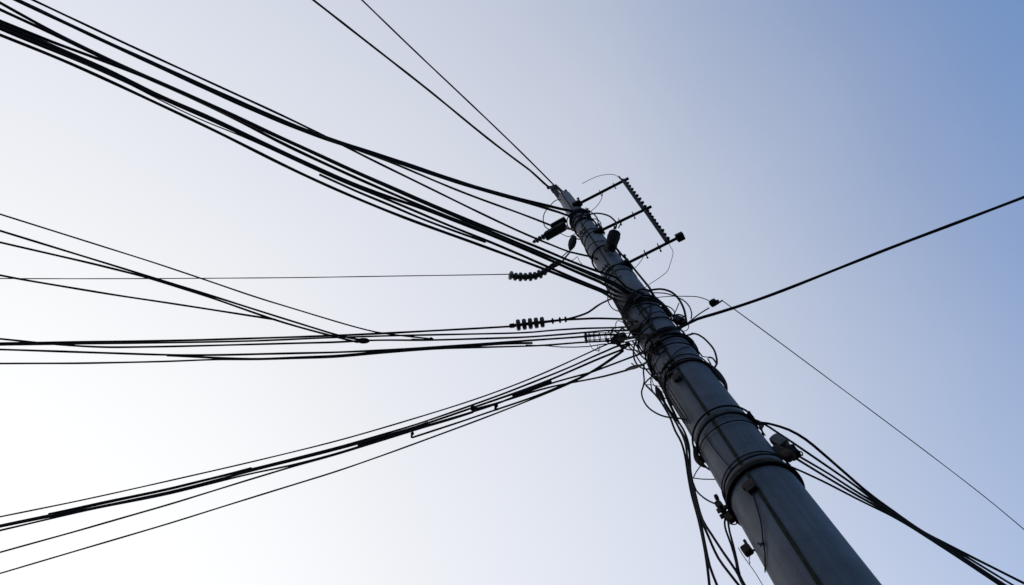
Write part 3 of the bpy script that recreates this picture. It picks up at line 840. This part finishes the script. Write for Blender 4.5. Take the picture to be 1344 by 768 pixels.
bm = BM(); tube(bm, [A(957, 687), A(962, 688.5), A(967, 687.5), A(964, 681)], .8*k, .02); part('ring', bm, 'steel', lc)
lb = empty('lashed_box', A(981, 721), 'small dark box tied to the left edge of the pole near the bottom', 'junction box')
k = mpp(A(981, 721))
bm = BM(); box(bm, A(980.5, 722, .0), A(987, 731)-A(974, 713), rt, 8.2*k, 6.4*k, 5*k, .01); part('body', bm, 'rust', lb)
bm = BM(); box(bm, A(978.5, 712, .0), up, rt, 5*k, 2*k, 2*k, .004); part('lug', bm, 'steel', lb)
bm = BM(); tube(bm, [A(984, 722), S(992, 724, -.01)], 1.6*k); part('bracket', bm, 'steel', lb)
bm = BM(); tube(bm, [A(969, 719), A(975, 729), A(982.5, 739.5), A(992, 753), A(1001, 768), A(1016, 793)], .55*k, .05); tube(bm, [A(984, 731), A(983, 736), A(984.5, 738), A(983, 741)], .6*k, .02)
part('tie_wire', bm, 'wire', lb)
tc_ = empty('dark_clamp', A(947, 495), 'rounded dark clamp hugging the right side of the pole at mid height', 'clamp')
tc_.name = 'cable_clamp'; tc_['group'] = 'cable clamps on the pole'
k = mpp(A(947, 495))
bm = BM(); tube(bm, [S(932, 474, .008), S(944, 480, .014), S(951, 490, .016), S(956, 502, .012), S(955, 512, -.004)], lambda u: (1.6+2.4*math.sin(math.pi*u))*k, .02, 10); part('body', bm, 'box', tc_)
bm = BM(); tube(bm, [A(930, 469), A(935, 470), A(941, 478)], 1.2*k, .02); tube(bm, [A(929, 471), A(933, 478)], 1*k, .02); part('eye', bm, 'steel', tc_)
tc2 = empty('cable_clamp', A(913, 452), 'dark rounded clamp on the right side of the pole just under the thick right cable', 'clamp', 'cable clamps on the pole')
bm = BM(); tube(bm, [S(902, 436, .008), S(908, 442, .012), S(913, 450, .012), S(914, 460, -.004)], lambda u: (1.6+2.2*math.sin(math.pi*u))*k, .02, 10); part('body', bm, 'box', tc2)
bm = BM(); lathe(bm, A(905, 440, .06), rt, [(0, 1.4*k), (6*k, 1.4*k)], 8); part('bolt', bm, 'rust', tc2)
ic = empty('cable_clamp', A(890, 420), 'knobbly clamp on the right side of the pole where the thick right cable lands', 'clamp', 'cable clamps on the pole')
k = mpp(A(890, 420))
bm = BM(); box(bm, A(892, 421, .02), A(902, 424)-A(884, 418), up, 9*k, 4.5*k, 5*k, .01); part('body', bm, 'box', ic)
bm = BM(); tube(bm, [A(884, 416), A(888, 413), A(895, 414), A(898, 416)], 1.1*k, .02); lathe(bm, A(896, 424, .03), rt, [(0, 2*k), (4*k, 2*k)], 8); part('bolts', bm, 'steel', ic)
xc_ = empty('cable_clamp', S(860, 450), 'rusty clamp with tangled wires on the left front of the pole below the block', 'clamp', 'cable clamps on the pole')
k = mpp(S(860, 450))
bm = BM(); box(bm, S(863, 449, .03), up, rt, 6*k, 5*k, 4*k, .01); part('body', bm, 'rust', xc_)
bm = BM()
for j in range(3):
    P = [S(858+j*1.5, 456+j*3, .03)+(R @ Vector((math.cos(2*math.pi*i/10)*(5-j)*k, math.sin(2*math.pi*i/10)*(4-j*.6)*k, 0)) ) for i in range(11)]
    tube(bm, P, .9*k, .02)
part('wire_turns', bm, 'black', xc_)
yc_ = empty('cable_clamp', S(887, 495), 'dark knobbly clamp on the front of the pole at the seam', 'clamp', 'cable clamps on the pole')
bm = BM(); box(bm, S(888, 496, .02), up, rt, 6*k, 5*k, 3.4*k, .01); box(bm, S(880, 492, .02), up, rt, 3*k, 3.5*k, 3*k, .006); part('body', bm, 'rust', yc_)
bm = BM(); lathe(bm, S(884, 500, .05), rt, [(0, 1.6*k), (7*k, 1.6*k)], 6); part('bolt', bm, 'steel', yc_)

# ------------------------------------------------------------------ wire rings and wraps round the pole
GW = 'wires wrapped round the pole'
def wrap(label, px, py, wpx, tilt=0.0, off=.004, turns=1, pitch=0.02, mat='black'):
    z = S(px, py).z
    k = mpp(S(px, py)); r_ = wpx*k/2
    P = []
    n = 48*turns
    for i in range(n+1):
        a = math.pi+2*math.pi*turns*i/n
        p, v = on_pole(a, z+tilt*math.sin(a)*0.1+pitch*(i/n-.5)*turns, off+r_)
        P.append(p)
    bm = BM(); sweep(bm, P, r_, 7)
    tag(part('wire_wrap', bm, mat), label, 'wire wrap', GW)
wrap('double turn of black cable round the pole top under the first rack arm', 758, 279, 3, 0.6, .008, 2, .06)
wrap('dark turn of cable round the pole just below the pole top wraps', 765, 288, 2.2, -.5, .006, 2, .05)
wrap('black turn round the pole under the upright capsule', 788, 326, 2.6, -.1, .006)
wrap('slanting dark turn of cable round the pole where the upper left bundle lands', 834, 388, 3, 1.2, .006, 1, .05)
wrap('second dark turn of cable round the pole where the upper left bundle lands', 837, 392, 3.4, -.3, .010, 1, .05)
wrap('black turn just below the coil where the upper left bundle lands', 838, 397, 2.8, -.6, .012, 2, .05)
wrap('thin black ring level with the clamp of the thick right cable', 861, 419, 2.2, .1, .004)
wrap('thin black ring below the clamp block above the mid height band', 900, 466, 1.7, -.1, .004)
wrap('upper black ring of the pair round the middle of the visible pole', 953, 537, 2.8, .0, .012)
wrap('lower black ring of the pair round the middle of the visible pole', 958, 546, 2.8, .0, .012)
wrap('thin black ring just above the lowest wide band', 984, 597, 1.9, .0, .004)
wrap('dark ring under the thick right cable across the pole front', 884, 444, 3.2, .15, .012, 2, .05)

# ------------------------------------------------------------------ loops and jumpers
GL = 'loose cable loops beside the pole'
loose('thin ring of wire round the left side of the pole top beside the splice housing', [S(735, 262, .01), A(728, 264), A(721, 271), A(715, 279), A(713, 288), A(715, 297), A(720, 301)], 1.3, group=GL)
loose('small drooping wire under the splice housing', [A(735, 306), A(741, 309), A(747, 310.5), S(755, 307, .01)], 1.0, group=GL)
loose('black cable arching right from the pole top down to the capsule', [S(762, 284, .01), A(772, 282, .03), A(784, 280, .03), A(798, 283, .03), A(806, 289, .03), A(809, 294, .03), A(808, 300, .03)], 2.2, group=GL, name='cable_loop', cat='cable loop')
loose('shorter black cable arching right of the pole top', [S(758, 278, .01), A(770, 276, .0), A(778, 280, .0), A(784, 287), A(785, 294), S(783, 300, .01)], 1.8, group=GL, name='cable_loop', cat='cable loop')
loose('straight stay of wire along the right side of the pole top', [S(771, 284, .01), A(777, 291), A(785, 301)], 1.4, group=GL)
loose('black wire from the pear insulator down to the upper insulator string', [A(748, 329), A(742, 333), A(737, 338)], 1.5, group=GL)
loose('little crooked wire between the insulator string and the pole', [A(748, 343), A(754, 340), A(757.5, 337), A(760, 342), A(764, 347)], 0.9, group=GL, mat='wire')
loose('black cable standing off the right side of the pole below the capsule', [A(806, 322), A(815, 333), A(826, 345), A(838, 360), A(847, 371), A(854, 380), S(860, 386, .01), A(871, 400, 0), A(884, 416, 0)], 3.0, group=GL, name='cable_loop', cat='cable loop')
loose('large black loop bulging right of the pole above the thick right cable', [S(852, 381, .01), A(866, 379.5), A(878, 382), A(886, 387), A(893, 396), A(898, 407), A(900, 417), A(901, 424)], 3.0, group=GL, name='cable_loop', cat='cable loop')
loose('outer thin loop beside the large bulging loop', [S(855, 384, .01), A(872, 385), A(886, 389), A(898, 395), A(905, 403), A(908, 413), A(907, 418)], 1.7, group=GL, name='cable_loop', cat='cable loop')
loose('thin wire from the pole crossing the loops to the box on the rod', [S(862, 389, .01), A(880, 389), A(900, 389), A(914, 389.5), A(924, 392), A(930, 394.5)], 1.2, group=GL)
loose('short slanting wire inside the large bulging loop', [A(891, 398), A(888, 406), A(884, 414)], 1.4, group=GL)
loose('black loop hanging right of the pole under the thick right cable', [S(901, 440, .01), A(911, 438, .0), A(921, 442), A(930, 450), A(937, 459), A(940, 468), A(941, 477), S(939, 483, .01)], 2.6, group=GL, name='cable_loop', cat='cable loop')
loose('small curl of wire at the thick right cable landing', [A(903, 424), A(904, 429), A(902, 433), S(898, 434, .01)], 1.2, group=GL)
loose('slack wire from the lower band clamp up to the ring on the right', [S(924, 466, .008), A(930, 469), A(934, 469), A(939, 475)], 1.3, group=GL)
# left side loops
loose('black cable dropping from the lower left bundle then looping round left of the pole', [A(845.5, 478, .03), A(844.5, 488, .03), A(845.5, 500, .03), A(844, 508, .03), A(842, 514), A(844, 524), A(851, 535), A(863.5, 543.5), A(876, 547.5), A(891, 549), S(899, 551, .01)], 2.2, group=GL, name='cable_loop', cat='cable loop')
loose('short wire rising right from the crossing of the left loop', [A(846, 504), A(850, 499), A(856, 494), S(866, 489, .01)], 2.0, group=GL)
loose('thin level wire from the crossing of the left loop to the pole', [A(846, 505), A(852, 505), A(858, 505.5), S(868, 508, .01)], 1.1, group=GL)
loose('thin vertical wire between the left loop and the pole', [S(864, 489, .01), A(856, 497), A(857, 503), A(861, 509), S(872, 517, .01)], 1.0, group=GL)
loose('curved wire under the clamp block sagging to the pole', [A(818, 456, .05), A(824, 459, .05), A(833, 459.5, .03), A(842, 463, .03), S(853, 470, .01)], 1.8, group=GL)
loose('small upright hoop of wire by the level lead beside the pole', [A(808, 432, .05), A(808.5, 424, .05), A(811, 421, .05), A(815, 422, .04), S(824, 427, .01)], 1.1, group=GL)

# wires lying on the pole
GS = 'thin wires lying along the pole'
loose('thin dark wire lying down the pole from the seam bracket, knotted near its end', [S(x, y, .006) for x, y in ((987, 641), (988, 648), (993, 664), (997.5, 680), (1000, 695), (1001, 707.5), (1004, 725), (1004, 740), (1002, 752))], 1.9, group=GS, name='surface_wire')
bm = BM(); k = mpp(S(998, 714)); tube(bm, [S(995, 713, .008), S(998, 715, .012), S(1001, 713.5, .01)], 1.5*k, .02); tube(bm, [S(998, 714, .01), S(998.5, 718, .01)], .8*k, .02)
tag(part('wire_knot', bm, 'black'), 'small black knot on the thin wire low on the pole', 'wire knot')
loose('fine wire slanting down the left face below the ring pair', [S(x, y, .004) for x, y in ((925, 570), (931, 580), (938, 590), (946, 600), (953, 608), (959, 616))], 1.2, group=GS, name='surface_wire')
loose('fine wire slanting across the pole above the mid height band', [S(x, y, .004) for x, y in ((880, 470), (872, 482), (868, 490), (866, 497), (869, 502), (876, 498), (884, 488))], 1.2, group=GS, name='surface_wire')
loose('dark cable curving from the coil down the front to the clamp block', [S(x, y, .01) for x, y in ((830, 397), (840, 401), (848, 408), (853, 417), (856, 426), (860, 434))], 2.6, group=GS, name='surface_wire')
loose('vertical wire on the pole front right of the curving cable', [S(x, y, .006) for x, y in ((851, 391), (853.5, 398), (854, 406), (852.5, 414), (850, 420))], 1.6, group=GS, name='surface_wire')
loose('wire crossing the pole front from the block toward the seam clamp', [S(x, y, .006) for x, y in ((848, 442), (858, 446), (868, 452), (875, 462), (883, 474), (890, 486))], 1.8, group=GS, name='surface_wire')
loose('thin wire along the seam between the rust band and the capsule ring', [S(x, y, .005) for x, y in ((763, 310), (759, 318), (762, 326), (768, 333), (774, 342))], 1.4, group=GS, name='surface_wire')
loose('oblique wire crossing below the rust band near the rack middle arm', [S(x, y, .006) for x, y in ((755, 303), (765, 308), (771, 311), (764, 318), (760, 320))], 1.2, group=GS, name='surface_wire')
# ragged bunch of thin wires down the pole's left side
GT = 'ragged thin wires down the left side of the pole'
words = ['uppermost', 'second', 'third', 'fourth', 'fifth', 'sixth', 'seventh', 'eighth', 'lowest']
for j in range(9):
    t = j/8
    x0 = 792+3*j; y0 = 384+1.6*j
    P = []
    for i in range(7):
        u = i/6
        x = x0+(30+j*.4)*u+random.uniform(-1.2, 1.2)+3*math.sin(u*3.1+j)
        y = y0+(42+1.5*j)*u+random.uniform(-1, 1)
        # keep near the pole's left edge
        le = 733+.553*(y-262)
        x = max(x-4, le-2+0.55*j)
        P.append(S(x, y, .008+.004*(j % 3)))
    loose('%s of the ragged wires clinging to the left side under the upper bundle' % words[j], P, 1.3+.5*(j % 3 == 0), group=GT, name='surface_wire')
for j in range(6):
    P = []
    for i in range(8):
        u = i/7
        y = 478+78*u
        le = 733+.553*(y-262)
        x = le-1+1.7*j+3.0*math.sin(u*2.6+j*1.1)-2*u*(j < 3)
        P.append((S if j > 2 else A)(x, y, .012) if j > 2 else A(x-2, y, 0.02))
    loose('%s ragged wire of the tangle left of the pole at mid height' % ['outermost', 'second', 'third', 'fourth', 'fifth', 'innermost'][j], P, 1.8 if j < 4 else 1.3, group='tangled wires left of the pole at mid height', name='surface_wire')
bm = BM(); k = mpp(A(866, 518)); tube(bm, [A(861, 508, .02), A(866, 518, .02), A(872, 527, .02)], lambda u: (1.5+2.8*math.sin(math.pi*u))*k, .02, 9)
tag(part('tape_wrap', bm, 'black'), 'bulge of black tape round the tangle left of the pole', 'tape')

# drop cables down the left of the pole
GE = 'drop cables hanging left of the pole'
def drop(label, pts, wpx, off=0.03):
    P = [A(x, y, off) for x, y in pts]
    # run on below the picture towards the ground beside the pole
    d = (P[-1]-P[-2]).normalized()
    if pts[-1][1] >= 767:
        q = P[-1]
        tgt = Vector((BASE.x, BASE.y, 0))-rt*0.42-DH*0.12
        P.append(q+d*0.25)
        P.append(Vector(((q.x+tgt.x*2)/3, (q.y+tgt.y*2)/3, 1.6)))
        P.append(Vector((tgt.x, tgt.y, 0.0))+rt*random.uniform(-.04, .04))
    loose(label, P, wpx, name='drop_cable', cat='cable', group=GE, step=.04)
drop('leftmost drop cable, reaching the bottom edge first from the left', [(848, 506), (863.5, 522), (878.5, 546), (886, 565), (894, 580), (899, 598), (904, 630), (908, 650), (917, 683), (924, 716), (928.5, 745), (931, 768)], 3.3)
drop('drop cable splitting right from the leftmost near the bottom edge', [(866, 520), (880, 541), (890, 560), (899, 580), (903, 608), (907, 632), (910, 648), (919, 683), (926, 718), (931.5, 743), (941, 768)], 3.3, .05)
drop('drop cable swinging right from the bundle in a slack curve', [(870, 524), (884, 546), (896, 562), (904, 584), (905.5, 610), (908, 630), (913, 650), (921, 683), (928, 700), (942.5, 732), (957, 752), (972, 771)], 3.3, .02)
drop('drop cable swinging right above the slack curve', [(872, 530), (888, 556), (899, 575), (905, 596), (906, 616), (910, 638), (914, 655), (922, 682), (933, 700), (950, 726), (966, 749), (979, 772)], 3.3, .06)
drop('upper of two drop cables leaving the left clamp, nearer the bundle', [(952, 680), (951, 687), (953, 697), (960, 716), (966, 738), (969, 755), (976, 770)], 3.0)
drop('right of two drop cables leaving the left clamp, nearer the pole', [(955, 681), (957.5, 697.5), (962.5, 716), (967.5, 738), (971, 755), (979, 770)], 3.0, .05)
loose('short cable curving from the drop cables to the rusty left clamp', [A(x, y, .03) for x, y in ((910, 634), (914, 644), (922.5, 652.5), (931, 658), (938, 661))], 2.2, name='drop_cable', cat='cable', group=GE)
loose('thin strut wire up from the drop cables to the ring pair', [A(910, 627.5, .02), A(914, 619, .01), S(918, 609, .005)], 1.5, group=GL)
loose('thin level strut wire from the drop cables to the pole', [A(910, 627.5, .02), A(922, 629, .01), S(936, 631, -.003)], 1.5, group=GL)
bm = BM(); k = mpp(S(913, 596)); tube(bm, [S(911, 586, .012), A(914, 600, .02), A(920, 609, .02), S(926, 613, .01)], lambda u: (1.6+2.2*math.sin(math.pi*u))*k, .02, 9)
tag(part('tape_wrap', bm, 'rust'), 'rusty lump at the left end of the ring pair', 'clamp')
bm = BM(); P = [S(995, 546, .012), A(999, 556, .0), S(998, 563, .012)]; tube(bm, P, lambda u: (1.4+1.6*math.sin(math.pi*u))*k, .02, 9); tube(bm, [S(986, 541, .012), S(988, 537, .02), S(992, 542, .015)], 1.2*k, .02)
tag(part('tape_wrap', bm, 'rust'), 'rusty lump at the right end of the ring pair', 'clamp')

# further tangle where the left cables meet the pole
GX = 'short jumper wires tangled at the clamp block'
tang = [
 ('first short jumper bent over the top of the clamp block', [(798, 436), (806, 431), (818, 429), (830, 432), (841, 430)], .07),
 ('short jumper running from the clamp block up the left pole edge', [(822, 446), (828, 436), (827, 424), (822, 414), (818, 404)], .05),
 ('short jumper twisting below the clamp block', [(806, 450), (815, 455), (828, 453), (840, 449), (851, 452)], .06),
 ('short jumper dropping from the clamp block along the left pole edge', [(830, 448), (837, 456), (841, 466), (849, 474), (855, 486)], .03),
 ('second jumper dropping beside the left pole edge under the block', [(826, 450), (834, 460), (843, 468), (852, 478), (860, 492)], .02),
 ('third jumper dropping beside the left pole edge, outermost', [(822, 452), (832, 462), (838, 472), (847, 484), (854, 492), (862, 500)], .02),
 ('jumper looping in front of the clamp block to the rusty clamp', [(812, 440), (826, 437), (842, 438), (856, 444), (864, 452)], .13),
 ('jumper zigzagging between the block and the level lead', [(800, 440), (805, 434), (811, 437), (816, 431), (823, 434), (829, 427)], .07),
 ('thick jumper hugging the thick right cable across the pole front', [(816, 450), (836, 446), (858, 441), (880, 434), (898, 427)], .17),
 ('jumper hooked under the rusty clamp on the left front', [(846, 456), (853, 463), (862, 466), (871, 462), (874, 454)], .15),
]
for i, (lb_, pp, of) in enumerate(tang):
    loose(lb_, [A(x, y, of) for x, y in pp], (1.6, 2.0, 1.4, 2.2)[i % 4], group=GX)
bm = BM(); k = mpp(S(838, 392)); box(bm, S(838, 392, .03), up, rt, 4*k, 6*k, 3*k, .01)
o = part('cable_clamp', bm, 'box'); tag(o, 'small black clamp on the pole front where the upper left bundle lands', 'clamp', 'cable clamps on the pole')

# untidy extra turns of wire at the three busy heights; each leaves the shaft on one side in a slack bow
def bow(label, px, py, wpx, a0, a1, out, drop_, tilt, group=GW):
    """wire lying on the shaft from angle a0 to a1 (0 faces the camera, + is right), bulging out metres in its middle"""
    z = S(px, py).z
    k = mpp(S(px, py)); r_ = wpx*k/2
    P = []
    n = 16
    for i in range(n+1):
        u = i/n
        a = a0+(a1-a0)*u
        b = math.sin(math.pi*u)**2
        p, v = on_pole(a, z+tilt*(u-.5)-drop_*b+0.008*math.sin(9*u+px), r_+.006+out*b)
        P.append(p)
    bm = BM(); tube(bm, P, r_, .02, 6)
    tag(part('wire_wrap', bm, 'black'), label, 'wire wrap', group)
bow('wire bow bulging left of the pole top under the first band', 756, 280, 1.6, -2.6, 0.4, .05, .05, .10)
bow('wire bow slanting over the front of the pole top wraps', 761, 285, 1.8, -1.6, 1.5, .015, .02, -.25)
bow('thin wire bow below the pole top wraps, bulging right', 768, 294, 1.3, -.3, 2.3, .06, .08, .12)
bow('wire turn slanting down from the rack middle arm', 776, 308, 1.6, -1.7, 1.6, .01, .03, .28)
bow('wire turn lying loosely above the capsule ring', 782, 318, 1.3, -1.8, 0.7, .02, .05, -.15)
bow('wire turn crossing the pole at the lowest rack arm', 812, 350, 1.8, -1.6, 1.6, .008, .02, .2)
bow('loose wire bow left of the pole above the bundle landing', 820, 366, 1.5, -2.4, 0.2, .05, .1, .15)
bow('slanting wire over the pole front just under the bundle landing', 842, 401, 2.2, -1.6, 1.7, .012, .02, -.30)
bow('loose wire bulging right just under the bundle landing', 848, 405, 1.5, -.2, 2.4, .05, .1, .1)
bow('wire turn sagging across the front between the landing and the block', 856, 414, 1.7, -1.9, 1.2, .02, .10, .12)
bow('wire bow left of the pole level with the clamp block', 862, 428, 2.2, -2.6, 0.1, .07, .09, .05)
bow('dark wire turn over the front just above the thick right cable', 872, 433, 2.4, -1.7, 1.7, .012, .03, .12)
bow('dark wire turn over the front just below the thick right cable', 880, 450, 2.0, -1.8, 1.6, .012, .04, -.22)
bow('thin wire bow left of the pole below the clamp block', 884, 460, 1.5, -2.5, 0.0, .06, .12, .1)
bow('slanting wire across the pole above the mid height band', 900, 468, 1.6, -1.7, 0.9, .006, .03, .3)
bow('wire lashed round the mid height band', 921, 478, 2.0, -1.7, 1.7, .016, -.015, .05)
bow('wire lashed loosely under the ring pair', 962, 553, 1.7, -1.6, 1.6, .008, .02, -.06)
bow('wire lashed along the lowest wide band', 999, 604, 2.4, -1.7, 1.7, .014, -.012, .04)
